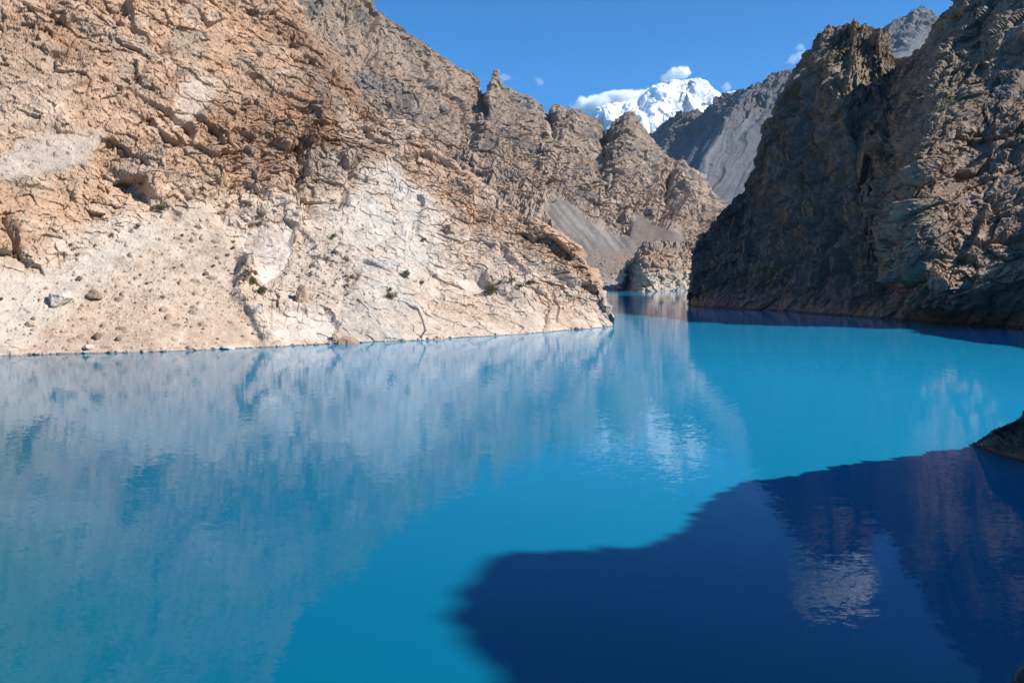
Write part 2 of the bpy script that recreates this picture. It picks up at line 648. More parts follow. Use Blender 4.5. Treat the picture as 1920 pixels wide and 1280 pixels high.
Sx = Sx + 1.6 * np.stack([fbm(P1, 14, 31, 4), fbm(P1, 14, 32, 4), fbm(P1, 14, 33, 4)], -1)
rough = (1 - 0.97 * soft) * (1 - 0.72 * slab) * (1 - 0.35 * white) * (1 - 0.25 * pale)
cragg = 0.5 + 0.8 * smooth(fbm(P1, 60, 51, 3), -0.25, 0.35)
f1, c1 = facet(Sx, 30, 41, 0.36, 50)
f2, c2 = facet(Sx, 13, 42, 0.42, 80)
f3, c3 = facet(Sx, 6.0, 43, 0.5)
f4, c4 = facet(Sx, 2.8, 44, 0.55)
f5, c5 = facet(Sx, 1.3, 45, 0.6)
d2 = (15 * f1 + 9 * f2 - 0.5 * (1 - pale) * smooth(0.09 - c2, 0, 0.09)) * rough * cragg * (0.4 + 0.6 * edge_)
d2 += (3.3 * f3 - 0.45 * (1 - 0.8 * pale) * smooth(0.09 - c3, 0, 0.09)) * (0.08 + 0.92 * rough) * cragg
d2 += (1.7 * f4 - 0.22 * (1 - 0.8 * pale) * smooth(0.1 - c4, 0, 0.1) + 0.7 * f5) * (0.15 + 0.85 * rough) * (0.35 + 0.65 * cragg)
d2 += 0.7 * fbm(P1, 7, 52, 5, 0.6) * rough
bd1, bl1 = beds(P1, (0.35, -0.45, 0.8), 11, 801)
bd2, bl2 = beds(P1, (0.5, -0.1, 0.85), 4.2, 802)
bd3, bl3 = beds(P1, (0.85, 0.3, -0.2), 9, 803)
bd4, bl4 = beds(P1, (-0.6, 0.2, 0.75), 6, 804)
harsh = (1 - 0.95 * soft) * (1 - 0.55 * slab) * (0.5 + 0.5 * cragg)
d2 += (1.5 * bd1 + 0.65 * bd2 + 1.0 * bd3 + 0.6 * bd4 - 0.6 * bl1 - 0.3 * bl2 - 0.5 * bl3 - 0.3 * bl4) * harsh
d3 = rubble(P1, 2.4, 61, 0.45) + 0.8 * rubble(P1, 1.1, 62, 0.55) + 0.7 * rubble(P1, 0.6, 63, 0.6)
d3 = d3 * np.clip(soft + 0.3 * pale * (1 - slab) - 0.6 * slab, 0, 1) * 0.85 + talus * rubble(P1, 3.6, 64, 0.9) * 0.9
P3 = P1 + (outward(N0) * d2[..., None] + N0 * d3[..., None]) * (0.3 + 0.7 * env)[..., None]
P3 = P3 + (rough * env)[..., None] * (0.5 * np.stack([fbm(P3, 4.5, q, 3, 0.6) for q in (91, 92, 93)], -1))
P3 = P3.astype(np.float32)
NL = normals(P3)

# mineral colours
a = fbm(P1, 45, 71, 4)
b_ = fbm(Sx, 16, 72, 4)
g = fbm(P1, 7, 73, 4, 0.6)
col = mix((0.46, 0.325, 0.225), (0.52, 0.355, 0.235), smooth(a, -0.3, 0.3))
col = mix(col, (0.33, 0.275, 0.21), smooth(b_, 0.02, 0.35) * 0.75)
col = mix(col, (0.58, 0.44, 0.32), smooth(-b_, 0.05, 0.4) * 0.8)
col = mix(col, (0.48, 0.285, 0.16), smooth(fbm(Sx, 22, 75, 3), 0.15, 0.4) * 0.6)
col = mix(col, (0.54, 0.445, 0.36), pale * 0.82)
col = mix(col, (0.47, 0.34, 0.24), pale * smooth(fbm(Sx, 18, 76, 4), 0.05, 0.35) * 0.7)
col = mix(col, (0.47, 0.44, 0.39), np.clip(white, 0, 1) * smooth(fbm(P1, 15, 77, 4), -0.4, 0.2) * 0.85)
col = mix(col, (0.42, 0.36, 0.30), (white + 0.6 * pale * (1 - soft)) * np.clip(bl1 + bl3 + 0.7 * bl2 + 0.7 * bl4, 0, 1) * 0.14)
col = mix(col, (0.51, 0.38, 0.28), fan * smooth(py + 60 * a, 430, 620) * 0.8)
col = mix(col, (0.50, 0.41, 0.32), fan * (1 - smooth(py, 430, 600)) * 0.8)
col = mix(col, (0.53, 0.46, 0.38), fan2 * 0.75)
col = mix(col, (0.38, 0.325, 0.275), fan3 * 0.8)
col = mix(col, (0.44, 0.37, 0.30), talus * 0.7)
col = mix(col, (0.62, 0.545, 0.475), slab * smooth(fbm(P1, 9, 80, 4), -0.5, 0.05) * 0.8)
stone = np.clip(d3, 0, 0.9)
col = mix(col, (0.34, 0.245, 0.18), fan * smooth(stone, 0.12, 0.4) * smooth(fbm(P1, 2.2, 82, 2), -0.25, 0.2) * 0.95)
col = mix(col, (0.36, 0.25, 0.175), fan * smooth(fbm(strat(P1, (0.2, -0.6, 0.7), 0.5), 5, 83, 4, 0.65), -0.02, 0.28) * 0.7)
dark = region(wx, wy, [(520, 40), (600, 60), (700, 190), (740, 260), (690, 300), (620, 330), (560, 300), (590, 200), (560, 120)], 20)
col = mix(col, (0.31, 0.205, 0.135), dark * smooth(b_ + 0.3 * g, -0.45, 0.1) * 0.85)
beige = region(wx, wy, [(-200, 100), (60, 60), (140, 150), (130, 240), (-200, 300)], 25)
col = mix(col, (0.54, 0.44, 0.34), beige * 0.6)
grey = smooth(fbm(P1, 30, 84, 4), 0.12, 0.4) * (1 - pale) * (1 - soft)
col = mix(col, (0.36, 0.325, 0.27), grey * 0.7)
moss = smooth(fbm(P1, 10, 85, 4, 0.6), 0.28, 0.42) * region(wx, wy, [(60, 275), (200, 235), (330, 215), (420, 230), (300, 270), (120, 290)], 14)
col = mix(col, (0.16, 0.165, 0.075), moss * 0.7)
# thin pale veins along the bedding, dust on ledges, a limed rim at the water
vein = smooth(0.035 - np.abs(fbm(Sx, 38, 78, 3)), 0, 0.03)
col = mix(col, (0.62, 0.52, 0.42), vein * 0.35)
col = mix(col, (0.55, 0.43, 0.32), smooth(NL[..., 2], 0.72, 0.95) * 0.45 * (1 - white))
col = mix(col, (0.62, 0.57, 0.51), smooth(0.7 + 1.6 * fbm(P1, 12, 81, 3) + 0.8 * g - P3[..., 2], 0, 0.6) * 0.55)
col = mix(col, (0.16, 0.13, 0.10), smooth(0.34 + 0.25 * g - P3[..., 2], 0, 0.2) * 0.85)
upper = (1 - pale) * (1 - soft) * (1 - slab)
big_tone = fbm(P1, 70, 86, 4, 0.55)
col = mix(col, col * np.array([0.70, 0.64, 0.60]), upper * smooth(big_tone, 0.0, 0.3) * 0.8)
col = mix(col, (0.56, 0.475, 0.385), upper * smooth(-fbm(P1, 40, 87, 4, 0.55), 0.12, 0.32) * 0.5)
col *= (1 - 0.04 * upper - 0.05 * pale)[..., None] * (1 + upper[..., None] * np.array([-0.09, -0.125, -0.14]))
col *= (1 + 0.34 * g + 0.16 * b_ + 0.10 * f2 + 0.10 * f3 + 0.10 * f4)[..., None]
LEFT = P3
LEFT_PX, LEFT_PY = project(P3)
grid_object('headland_mountain', P3, col, rock_left, 'sunlit tan rocky headland with pale washed foot rising from the lake on the left', 'mountain')

# =================================================================== FAR LEFT MOUNTAIN (behind the cove)
rock_far = rock_material('grey_brown_rock', 0.1, 0.2, 0.3)
rp = [(-900, -900, 1300), (100, -600, 1500), (480, -170, 1650), (640, -60, 1750), (701, 0, 1800), (745, 45, 1830), (800, 82, 1900), (850, 120, 1950), (895, 152, 2000),
      (910, 162, 2010), (922, 152, 2010), (930, 130, 2010), (937, 146, 2010), (952, 160, 2020), (990, 185, 2060), (1018, 208, 2100), (1040, 197, 2110), (1085, 203, 2150), (1118, 225, 2180),
      (1145, 246, 2200), (1180, 221, 2200), (1205, 244, 2180), (1250, 295, 2120), (1310, 325, 2040), (1350, 375, 1960), (1372, 404, 1900), (1450, 440, 1850), (1600, 470, 1800)]
ridge = np.array([at(*p) for p in rp])
n = len(rp)
bx = np.interp(np.arange(n), [0, 2, 6, 14, 18, 22, 25, n - 1], [-500, 500, 760, 960, 1080, 1180, 1290, 1420])
w0 = np.array([on_water(x, 543.5) for x in bx])
tr = np.array([at(x + 6, 478 - 5 * math.sin(x * 0.03), 1180) for x in bx])
sc_y = np.interp(bx, [500, 1000, 1060, 1150, 1200, 1260, 1300, 1420], [380, 375, 385, 425, 420, 430, 450, 455])
scp = np.array([at(x + 4 * 0, y, Y) for x, y, Y in zip(bx + 10, sc_y, np.interp(bx, [500, 1000, 1300], [1350, 1450, 1420]))])
dn = w0.copy(); dn[:, 1] -= 10; dn[:, 2] = -8
m1 = scp + (ridge - scp) * 0.45; m1[:, 2] += 0.03 * (ridge - scp)[:, 2]
hg = ridge[:, 2:3]
b1 = ridge + np.array([0.15, 1, 0]) * hg * 0.3; b1[:, 2:3] = ridge[:, 2:3] - hg * 0.25
b2 = ridge + np.array([0.2, 1, 0]) * hg * 1.1; b2[:, 2] = -8
G, VV, WW = sheet(np.stack([dn, w0, tr, scp, m1, ridge, b1, b2]), 1.6)
N0 = normals(G)
px, py = project(G)
wx = px + 8 * fbm(G, 90, 5, 3)
wy = py + 8 * fbm(G, 90, 9, 3)
scr = region(wx, wy, [(1045, 368), (1075, 385), (1100, 410), (1150, 440), (1175, 440), (1190, 405), (1210, 405), (1240, 430), (1290, 455), (1240, 475), (1170, 485), (1100, 480), (1060, 450), (1020, 400)], 6)
terr = smooth(py, 462, 478)
softf = np.clip(scr + terr, 0, 1)
U = np.stack([px * 1.25 + py * 0.35, py * 1.25], -1)
rb_ = ribs(G, U, 55, 101)
rb2 = ribs(G, U, 20, 103)
edge_ = 1 - 0.45 * np.exp(-((VV - 5) / 0.3) ** 2)
big = (46 * fbm(G, 420, 105, 3) + 22 * fbm(G, 170, 107, 3) + 15 * rb_ + 4 * rb2) * (1 - 0.94 * softf) * edge_
big += crest(px, py, [(905, 150), (905, 205)], -26, 9, 5)
big += crest(px, py, [(1180, 225), (1190, 300)], 8, 14, 20)
big += crest(px, py, [(1250, 350), (1248, 400)], -30, 8, 4) + crest(px, py, [(1268, 340), (1275, 420)], 20, 10, 25)
big += crest(px, py, [(1130, 240), (1140, 275)], -20, 8, 5)
big += crest(px, py, [(1026, 205), (1035, 250)], -18, 8, 5)
P1 = G + N0 * big[..., None]
Sx = P1 + 12 * np.stack([fbm(P1, 50, 31, 4), fbm(P1, 50, 32, 4), fbm(P1, 50, 33, 4)], -1)
f1, c1 = facet(Sx, 110, 141, 0.42, 50)
f2, c2 = facet(Sx, 48, 142, 0.5)
f3, c3 = facet(Sx, 21, 143, 0.55)
f4, c4 = facet(Sx, 9, 144, 0.6)
rg = (1 - 0.97 * softf)
d = (30 * f1 * edge_ + 13 * f2 - 2 * smooth(0.1 - c2, 0, 0.1)) * rg + 3.5 * fbm(P1, 45, 152, 5, 0.6, True) * rg
d += (8 * f3 + 4.5 * f4 + 2.4 * facet(Sx, 4.5, 145, 0.6)[0]) * rg
bd1, bl1 = beds(P1, (-0.55, -0.1, 0.8), 60, 811)
bd2, bl2 = beds(P1, (0.5, 0.1, 0.85), 28, 812)
bd3, bl3 = beds(P1, (0.9, 0.3, 0.15), 45, 813)
d += (7 * bd1 + 3.5 * bd2 + 6 * bd3 - 3 * bl1 - 1.5 * bl2 - 3 * bl3) * rg + 2.0 * fbm(P1, 10, 153, 4, 0.55) * (0.12 + 0.88 * rg)
d += rubble(P1, 9, 161, 0.35) * terr * 0.7 + rubble(P1, 4, 162, 0.4) * (terr + 0.3 * scr) * 0.5
P2 = P1
N2 = outward(N0, 0.35)
P3 = (P2 + N2 * d[..., None]).astype(np.float32)
NF = normals(P3)
a = fbm(P1, 260, 171, 4)
b_ = fbm(P1, 90, 172, 4)
g = fbm(P1, 26, 173, 4, 0.6)
col = mix((0.25, 0.20, 0.155), (0.33, 0.25, 0.185), smooth(a, -0.3, 0.3))
col = mix(col, (0.165, 0.155, 0.148), smooth(b_ + 0.5 * fbm(P1, 180, 181, 4), 0.02, 0.25) * 0.85)
col = mix(col, (0.38, 0.31, 0.245), smooth(-b_, 0.1, 0.45) * 0.7)
low = smooth(py, 250, 440)
col = mix(col, (0.40, 0.315, 0.245), low * 0.5)
vein = smooth(0.022 - np.abs(fbm(strat(P1, (0.5, -0.1, 0.8), 2.2), 150, 178, 3)), 0, 0.02) * smooth(px, 880, 1000)
col = mix(col, (0.55, 0.47, 0.39), vein * 0.6)
lx = fbm(np.stack([U[..., 0] * 0.9 - py * 1.2, py * 0.15 + px * 0.05, px * 0], -1), 14, 179, 3)
scol = mix((0.155, 0.15, 0.142), (0.27, 0.255, 0.23), smooth(lx, -0.25, 0.3))
scol = mix(scol, (0.22, 0.185, 0.15), smooth(px, 1170, 1200) * 0.7)
col = np.where(scr[..., None] > 0, mix(col, scol, scr * 0.95), col)
col = mix(col, (0.235, 0.20, 0.165), terr * 0.9)
col = mix(col, (0.34, 0.31, 0.28), terr * smooth(py + 8 * g, 508, 530))
col = mix(col, (0.27, 0.23, 0.19), smooth(NF[..., 2], 0.75, 0.95) * 0.3 * rg)
col *= np.array([0.96, 0.905, 0.86])
col *= (1 + 0.25 * g * rg + 0.1 * f3 * rg + 0.08 * f4)[..., None]
FAR = P3
grid_object('gorge_mountain', P3, col, rock_far, 'long grey brown jagged ridge behind the headland with scree slopes above the cove', 'mountain')

# =================================================================== KNOLL in the cove
bp_ = [(1158, 541), (1172, 544), (1200, 546), (1235, 546), (1275, 545), (1310, 544), (1345, 543)]
base = np.array([on_water(*p) for p in bp_])
tp = [(1160, 530, 900), (1180, 487, 905), (1212, 455, 915), (1245, 452, 925), (1280, 458, 930), (1310, 452, 935), (1350, 448, 940)]
ridge = np.array([at(*p) for p in tp])
hd = base.copy(); hd[:, 1] -= 6; hd[:, 2] = -5
mA = base + (ridge - base) * 0.35; mA[:, 1] -= 10; mA[:, 2] += 6
mB = base + (ridge - base) * 0.75; mB[:, 1] -= 10; mB[:, 2] += 4
bk = ridge + np.array([4, 30, -10.0]); bk2 = ridge + np.array([10, 90, 0]); bk2[:, 2] = -5
G, VV, WW = sheet(np.stack([hd, base, mA, mB, ridge, bk, bk2]), 1.3)
# close the left end: the dome turns away
N0 = normals(G)
px, py = project(G)
big = 5 * fbm(G, 40, 205, 3) + 2 * fbm(G, 16, 206, 3, 0.5, True)
big += crest(px, py, [(1165, 535), (1200, 470)], -2, 20, 14)
P1 = G + N0 * big[..., None]
N1 = normals(P1)
f2, c2 = facet(P1, 14, 242)
f3, c3 = facet(P1, 6, 243)
f4, c4 = facet(P1, 2.6, 244)
d = 10 * f2 - 1.2 * smooth(0.1 - c2, 0, 0.1) + 5 * f3 + 2.2 * f4 + 1.0 * fbm(P1, 6, 253, 4, 0.6)
P3 = (P1 + N0 * d[..., None]).astype(np.float32)
g = fbm(P1, 9, 273, 4, 0.6)
col = mix((0.345, 0.24, 0.165), (0.42, 0.295, 0.205), smooth(fbm(P1, 30, 271, 3), -0.3, 0.3))
col = mix(col, (0.50, 0.385, 0.295), smooth(py + 12 * g, 500, 525))
col = mix(col, (0.24, 0.195, 0.155), smooth(478 - py + 8 * g, 0, 18) * 0.8)
col *= (1 + 0.25 * g + 0.1 * f3 + 0.1 * f4)[..., None]
grid_object('cove_knoll', P3, col, rock_material('cove_rock', 0.3, 0.2, 0.3), 'low rounded rock knoll at the end of the cove between both mountains', 'hill')

# =================================================================== RIGHT MOUNTAIN (shaded cliff)
rock_dark = rock_material('dark_folded_rock', 0.35, 0.3, 0.5)
bp_ = [(1288, 570), (1310, 576), (1370, 579), (1450, 583), (1540, 589), (1635, 596), (1705, 602), (1760, 606), (1815, 609), (1870, 612), (1925, 616), (2150, 632), (2700, 670)]
base = np.array([on_water(*p) for p in bp_])
tp = [(1296, 545, 470), (1304, 462, 500), (1362, 385, 530), (1402, 340, 555), (1436, 245, 585), (1512, 128, 610), (1552, 60, 600),
      (1625, 55, 585), (1700, 90, 540), (1784, 14, 465), (1850, -90, 450), (1960, -210, 435), (2100, -330, 430), (2400, -480, 420), (2700, -600, 400)]
# one more column than the foot has: the tower and the nearer shoulder both stand on the foot beside the arete
base = np.insert(base, 6, (base[5] + base[6]) / 2, axis=0)
base = np.insert(base, 5, (base[4] + base[5]) / 2, axis=0)
ridge = np.array([at(*p) for p in tp])
rowsR = columns(base, ridge, [0.2, 0.5, 0.8], [-0.03, -0.04, -0.02], bdir=(0.75, 0.66))
net = {8: [(1690, 520, 300), (1672, 380, 345), (1672, 210, 450)], 9: [(1738, 545, 285), (1712, 400, 300), (1738, 230, 335)],
       10: [(1800, 548, 281), (1785, 400, 306), (1835, 200, 346)], 11: [(1865, 535, 276), (1872, 390, 302), (1905, 190, 338)],
       12: [(1950, 520, 270), (1985, 370, 295), (2010, 160, 330)], 13: [(2200, 500, 240), (2250, 350, 262), (2300, 100, 300)],
       14: [(2800, 480, 160), (2800, 350, 175), (2700, 100, 230)]}
for c_, pts in net.items():
    for k, q_ in enumerate(pts):
        rowsR[2 + k, c_] = at(*q_)
G, VV, WW = sheet(rowsR, 1.55)
N0 = normals(G)
px, py = project(G)
wx = px + 14 * fbm(G, 40, 5, 3)
wy = py + 14 * fbm(G, 40, 9, 3)
arete = [(1800, 600), (1768, 520), (1740, 440), (1728, 330), (1765, 255), (1840, 180), (1885, 100), (1940, 30)]
big = crest(wx, wy, arete, 5, 40, 60) * smooth(py, 612, 540)
edge_ = (1 - 0.75 * np.exp(-((VV - 5) / 0.3) ** 2)) * (1 - 0.6 * np.exp(-(WW / 0.8) ** 2))
big += (12 * fbm(G, 140, 305, 3) + 5 * fbm(G, 50, 306, 3, 0.5, True) - 2) * edge_
U = np.stack([px * 1.1 + py * 0.25, py], -1)
big += (8 * ribs(G, U, 42, 301) + 4 * ribs(G, U, 16, 303)) * smooth(1740 - px, 0, 80) * edge_
big += crest(px, py, [(1540, 90), (1530, 160), (1490, 300)], 7, 10, 30)
big += crest(px, py, [(1600, 75), (1605, 150)], 6, 14, 8) + crest(px, py, [(1645, 70), (1655, 140)], 5, 14, 8)
big += crest(px, py, [(1690, 80), (1600, 250), (1560, 420)], -10, 30, 20)
big += crest(px, py, [(1690, 545), (1670, 590)], -9, 14, 8)
env = smooth(G[..., 2], -2, 15)
P1 = G + N0 * (big * (0.15 + 0.85 * env))[..., None]
N1 = normals(P1)
lit = smooth(poly_dist(wx, wy, arete, False) * -1, -10, 20)
Sx = strat(P1, (-0.55, 0.3, 0.75), 2.1) + 2.5 * np.stack([fbm(P1, 28, 31, 3), fbm(P1, 28, 32, 3), fbm(P1, 28, 33, 3)], -1)
f1, c1 = facet(Sx, 42, 341, 0.42, 50)
f2, c2 = facet(Sx, 18, 342, 0.5)
f3, c3 = facet(Sx, 7.5, 343, 0.55)
f4, c4 = facet(Sx, 3.2, 344, 0.6)
d = (17 * f1 + 8 * f2 - 0.9 * smooth(0.1 - c2, 0, 0.1)) * (0.4 + 0.6 * edge_) + 2.2 * fbm(Sx, 16, 352, 5, 0.6)
bd1, bl1 = beds(P1, (-0.45, 0.35, 0.8), 16, 821, 0.7)
bd2, bl2 = beds(P1, (-0.5, 0.3, 0.8), 6, 822, 0.7)
bd3, bl3 = beds(P1, (0.5, 0.85, 0.1), 14, 823)
d += 1.5 * bd1 + 0.8 * bd2 + 1.2 * bd3 - 0.9 * bl1 - 0.4 * bl2 - 0.8 * bl3
d = d * (0.75 + 0.1 * lit) + 2.6 * f3 + 1.2 * f4 + 0.8 * facet(P1, 1.6, 345, 0.6)[0]
P3 = P1 + outward(N0, 0.4) * (d * (0.3 + 0.7 * env))[..., None]
P3 = (P3 + env[..., None] * 0.35 * np.stack([fbm(P3, 5, q, 3, 0.6) for q in (91, 92, 93)], -1)).astype(np.float32)
NR = normals(P3)
a = fbm(P1, 60, 371, 4)
b_ = fbm(Sx, 22, 372, 4)
g = fbm(Sx, 7, 373, 4, 0.6)
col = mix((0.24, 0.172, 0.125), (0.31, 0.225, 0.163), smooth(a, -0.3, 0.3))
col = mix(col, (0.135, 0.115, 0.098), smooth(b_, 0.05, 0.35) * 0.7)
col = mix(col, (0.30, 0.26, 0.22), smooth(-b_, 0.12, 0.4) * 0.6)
vein = smooth(0.03 - np.abs(fbm(Sx, 40, 378, 3)), 0, 0.025)
col = mix(col, (0.36, 0.33, 0.29), vein * 0.35)
col = mix(col, (0.40, 0.36, 0.31), smooth(bd2 + 0.6 * g, 0.35, 0.8) * 0.4)
col = mix(col, (0.07, 0.062, 0.056), np.clip(bl1 + 0.7 * bl2 + bl3, 0, 1) * 0.6)
col = mix(col, (0.215, 0.175, 0.13), lit * 0.75)  # sunlit face painted darker, its colour standing in for missing shade
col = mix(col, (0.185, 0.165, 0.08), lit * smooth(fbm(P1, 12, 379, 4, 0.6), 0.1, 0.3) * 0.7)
col = mix(col, (0.24, 0.20, 0.165), smooth(P3[..., 2] + 6 * a, 45, 15) * smooth(b_, -0.1, 0.2) * 0.35)
col = mix(col, (0.07, 0.06, 0.055), smooth(1.2 + 0.5 * g - P3[..., 2], 0, 0.6) * 0.8)
col *= (1 + 0.3 * g + 0.1 * f3 + 0.1 * f4)[..., None]
RIGHT = P3
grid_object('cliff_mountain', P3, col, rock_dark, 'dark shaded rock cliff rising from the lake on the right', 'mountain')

# =================================================================== NEAR BANK (camera side: spit, hillside that shades the water)
H = CAM_H
edge = [  # where the shade of the hillside ends on the lake, and how far towards the sun its ridge stands
    (1690, 862, 0.66), (1600, 876, 1.0), (1440, 905, 1.7), (1335, 928, 2.6), (1285, 985, 3.6),
    (1150, 1028, 4.7), (940, 1036, 6.0), (884, 1095, 6.6), (925, 1160, 6.9), (1010, 1245, 7.2), (1070, 1300, 7.4), (1200, 1400, 7.4), (1450, 1560, 7.2)
]
rg_ = [on_water(1826, 833) + np.array([0, 0, 0.15]), at(1872, 803, 84), at(1930, 772, 82)]
hs = SV[:2] / np.linalg.norm(SV[:2])
for x, y, L in edge:
    p = on_water(x, y)
    rg_.append([p[0] + hs[0] * L * H, p[1] + hs[1] * L * H, L * H * math.tan(SUN_EL) - 2.4 * min(1, max(0, L - 1) / 4)])
rg_ += [[185, -80, 110], [150, -130, 240], [20, -135, 320], [-190, -150, 320]]  # unseen wall behind the camera, made high and close to cut skylight
ridge = np.array(rg_)
bs = [tuple(on_water(x, y)[:2]) for x, y in ((1832, 840), (1868, 852), (1925, 868), (1990, 890))] + [(44.5, 62), (42.5, 58), (40, 54), (34, 46), (28.5, 39), (25.5, 34.5), (23.5, 31), (15, 24), (9, 13), (5, 5), (4, 2), (3, 0), (2, -1), (-4, -3), (-30, -12), (-110, -30)]
base = np.array([[x, y, 0] for x, y in bs], float)
dn = base.copy(); dn[:, 0] -= 3; dn[:, 1] -= 0.5; dn[:, 2] = -4
mA = base + (ridge - base) * 0.4
mB = base + (ridge - base) * 0.75
fb = ridge + np.array([18, 14, 0.0]) * np.linspace(0.25, 2.5, len(ridge))[:, None]; fb[:, 2] = ridge[:, 2] * 0.6
fc = ridge + np.array([45, 22, 0.0]) * np.linspace(0.25, 5, len(ridge))[:, None]; fc[:, 2] = -4
G, VV, WW = sheet(np.stack([dn, base, mA, mB, ridge, fb, fc]), 3.0, 6)
N0 = normals(G)
if N0[G.shape[0] // 2, G.shape[1] // 3, 2] < 0:
    N0 = -N0
ev = smooth(G[..., 2], -1, 6)
P1 = G + N0 * ((1.6 * fbm(G, 12, 405, 3) + 1.0 * fbm(G, 5, 406, 3, 0.5, True)) * (0.12 + 0.88 * ev) * (0.3 + 0.7 * smooth(WW, 1.5, 4)))[..., None]
Sx = strat(P1, (0.3, -0.5, 0.7), 2.0) + 0.6 * np.stack([fbm(P1, 3, 31, 2), fbm(P1, 3, 32, 2), fbm(P1, 3, 33, 2)], -1)
N1 = normals(P1)
f2, c2 = facet(Sx, 3.2, 442)
f3, c3 = facet(Sx, 1.3, 443, 0.5)
f4, c4 = facet(Sx, 0.55, 444, 0.55)
d = 1.6 * f2 + 0.9 * f3 + 0.4 * f4 + 0.2 * fbm(Sx, 1.2, 453, 4, 0.6)
P3 = (P1 + N0 * (d * (0.3 + 0.7 * ev) * (0.55 + 0.45 * smooth(WW, 1.5, 4)))[..., None]).astype(np.float32)
g = fbm(Sx, 1.6, 473, 4, 0.6)
col = mix((0.15, 0.125, 0.105), (0.23, 0.19, 0.155), smooth(fbm(P1, 8, 471, 3), -0.3, 0.3))
col = mix(col, (0.36, 0.31, 0.25), smooth(0.03 - np.abs(fbm(Sx, 7, 474, 3)), 0, 0.025) * 0.5)
col = mix(col, (0.05, 0.045, 0.04), smooth(0.35 + 0.2 * g - P3[..., 2], 0, 0.2) * 0.8)
col *= (1 + 0.3 * g + 0.12 * f3)[..., None]
NEAR = P3
grid_object('near_bank', P3, col, rock_material('near_bank_rock', 2.0, 0.25, 0.35), 'dark rocky spit of the near shore at the right edge', 'rocky bank')

# a spur of the same shore outside the view on the right; its shade lies on the foot of the cliff
def shade_from(P, L):
    return [P[0] + hs[0] * L, P[1] + hs[1] * L, P[2] + L * math.tan(SUN_EL)]
q = [shade_from(on_water(1990, 660), 90), shade_from(on_water(1785, 634), 90), shade_from(at(1792, 556, 282), 105), shade_from(at(1862, 484, 288), 120),
     shade_from(at(1912, 420, 298), 140), shade_from(at(2100, 330, 310), 150)]
ridge = np.array(q)
base = ridge.copy(); base[:, 0] -= ridge[:, 2] * 0.55; base[:, 1] -= 12; base[:, 2] = 0
base[:, 0] = np.maximum(base[:, 0], base[:, 1] * 0.72 + 12)
dn = base + np.array([-3, 0, -5.0])
m_ = (base + ridge) / 2
b1 = ridge + np.array([60, 8, 0]); b1[:, 2] = ridge[:, 2] * 0.8
b2 = ridge + np.array([220, 20, 0]); b2[:, 2] = -5
G, VV, WW = sheet(np.stack([dn, base, m_, ridge, b1, b2]), 4, 5)
N0 = normals(G)
P1 = G + N0 * (4 * fbm(G, 30, 505, 4, 0.5) + 3 * fbm(G, 11, 506, 4, 0.5, True))[..., None]
f2, c2 = facet(P1, 6, 542)
P3 = (P1 + N0 * (4 * f2)[..., None]).astype(np.float32)
col = mix((0.16, 0.135, 0.115), (0.24, 0.2, 0.16), smooth(fbm(P1, 20, 571, 3), -0.3, 0.3))
grid_object('shore_spur', P3, col, rock_dark, None, None)

# =================================================================== GREY MOUNTAIN far behind the gap
rp = [(1000, 420, 6600), (1120, 330, 6600), (1200, 268, 6600), (1242, 234, 6400), (1286, 209, 6100), (1322, 202, 5850), (1338, 188, 5700), (1386, 168, 5300), (1404, 155, 5180), (1428, 148, 5200), (1452, 132, 5250),
      (1462, 130, 5250), (1508, 110, 5300), (1560, 85, 5400), (1610, 66, 5500), (1645, 48, 5600), (1672, 36, 5650), (1702, 24, 5700), (1728, 10, 5750), (1748, 12, 5750),
      (1762, 28, 5750), (1790, 45, 5700), (1900, 60, 5600)]
ridge = np.array([at(*p) for p in rp])
fx = np.array([p[0] for p in rp]) - np.interp([p[0] for p in rp], [1000, 1240, 1500, 1900], [40, 130, 240, 260])
foot = np.array([at(x, 470, 3600) for x in fx])
dn = foot + np.array([0, -200, -150.0])
mA = foot + (ridge - foot) * 0.35; mA[:, 2] -= 30
mB = foot + (ridge - foot) * 0.72; mB[:, 2] -= 20
b1 = ridge + np.array([100, 500, -350.0]); b2 = ridge + np.array([200, 1600, 0.0]); b2[:, 2] = -20
G, VV, WW = sheet(np.stack([dn, foot, mA, mB, ridge, b1, b2]), 1.5)
N0 = normals(G)
px, py = project(G)
jj, ii = np.meshgrid(np.linspace(0, 1, G.shape[1]), np.linspace(0, 1, G.shape[0]))
ar = np.cumsum(np.r_[0, np.linalg.norm(np.diff(G[G.shape[0] // 2], axis=0), axis=1)])
U = np.stack([np.broadcast_to(ar[None], G.shape[:2]) * 0.12, G[..., 2] * 0.10], -1)
hi = smooth(py - np.interp(px, [r[0] for r in rp], [r[1] for r in rp]), 75, 25)
edge_ = 1 - 0.75 * np.exp(-((VV - 4) / 0.2) ** 2)
U = U + np.stack([fbm(G, 500, 611, 3), 0 * px], -1) * 40
big = 60 * edge_ * ribs(G, U, 80, 601, 3) + edge_ * (45 * ribs(G, U, 26, 603, 4)) * (0.35 + 0.65 * hi) + 60 * edge_ * fbm(G, 700, 605, 3)
big -= 40
P1 = G + N0 * (big * smooth(ii, 0.05, 0.3))[..., None]
N1 = normals(P1)
f2, c2 = facet(P1, 90, 642)
f3, c3 = facet(P1, 38, 643)
P3 = (P1 + N0 * ((60 * f2 + 28 * f3 + 26 * fbm(P1, 110, 652, 5, 0.58, True)) * (0.1 + 0.9 * hi))[..., None]).astype(np.float32)
g = fbm(P1, 120, 673, 4, 0.6)
lx = fbm(np.stack([U[..., 0], U[..., 1] * 0.12, U[..., 0] * 0], -1), 14, 679, 4)
col = mix((0.145, 0.138, 0.138), (0.20, 0.188, 0.18), smooth(lx, -0.25, 0.3))
col = mix(col, (0.155, 0.13, 0.12), hi * 0.8)
NG = normals(P3)
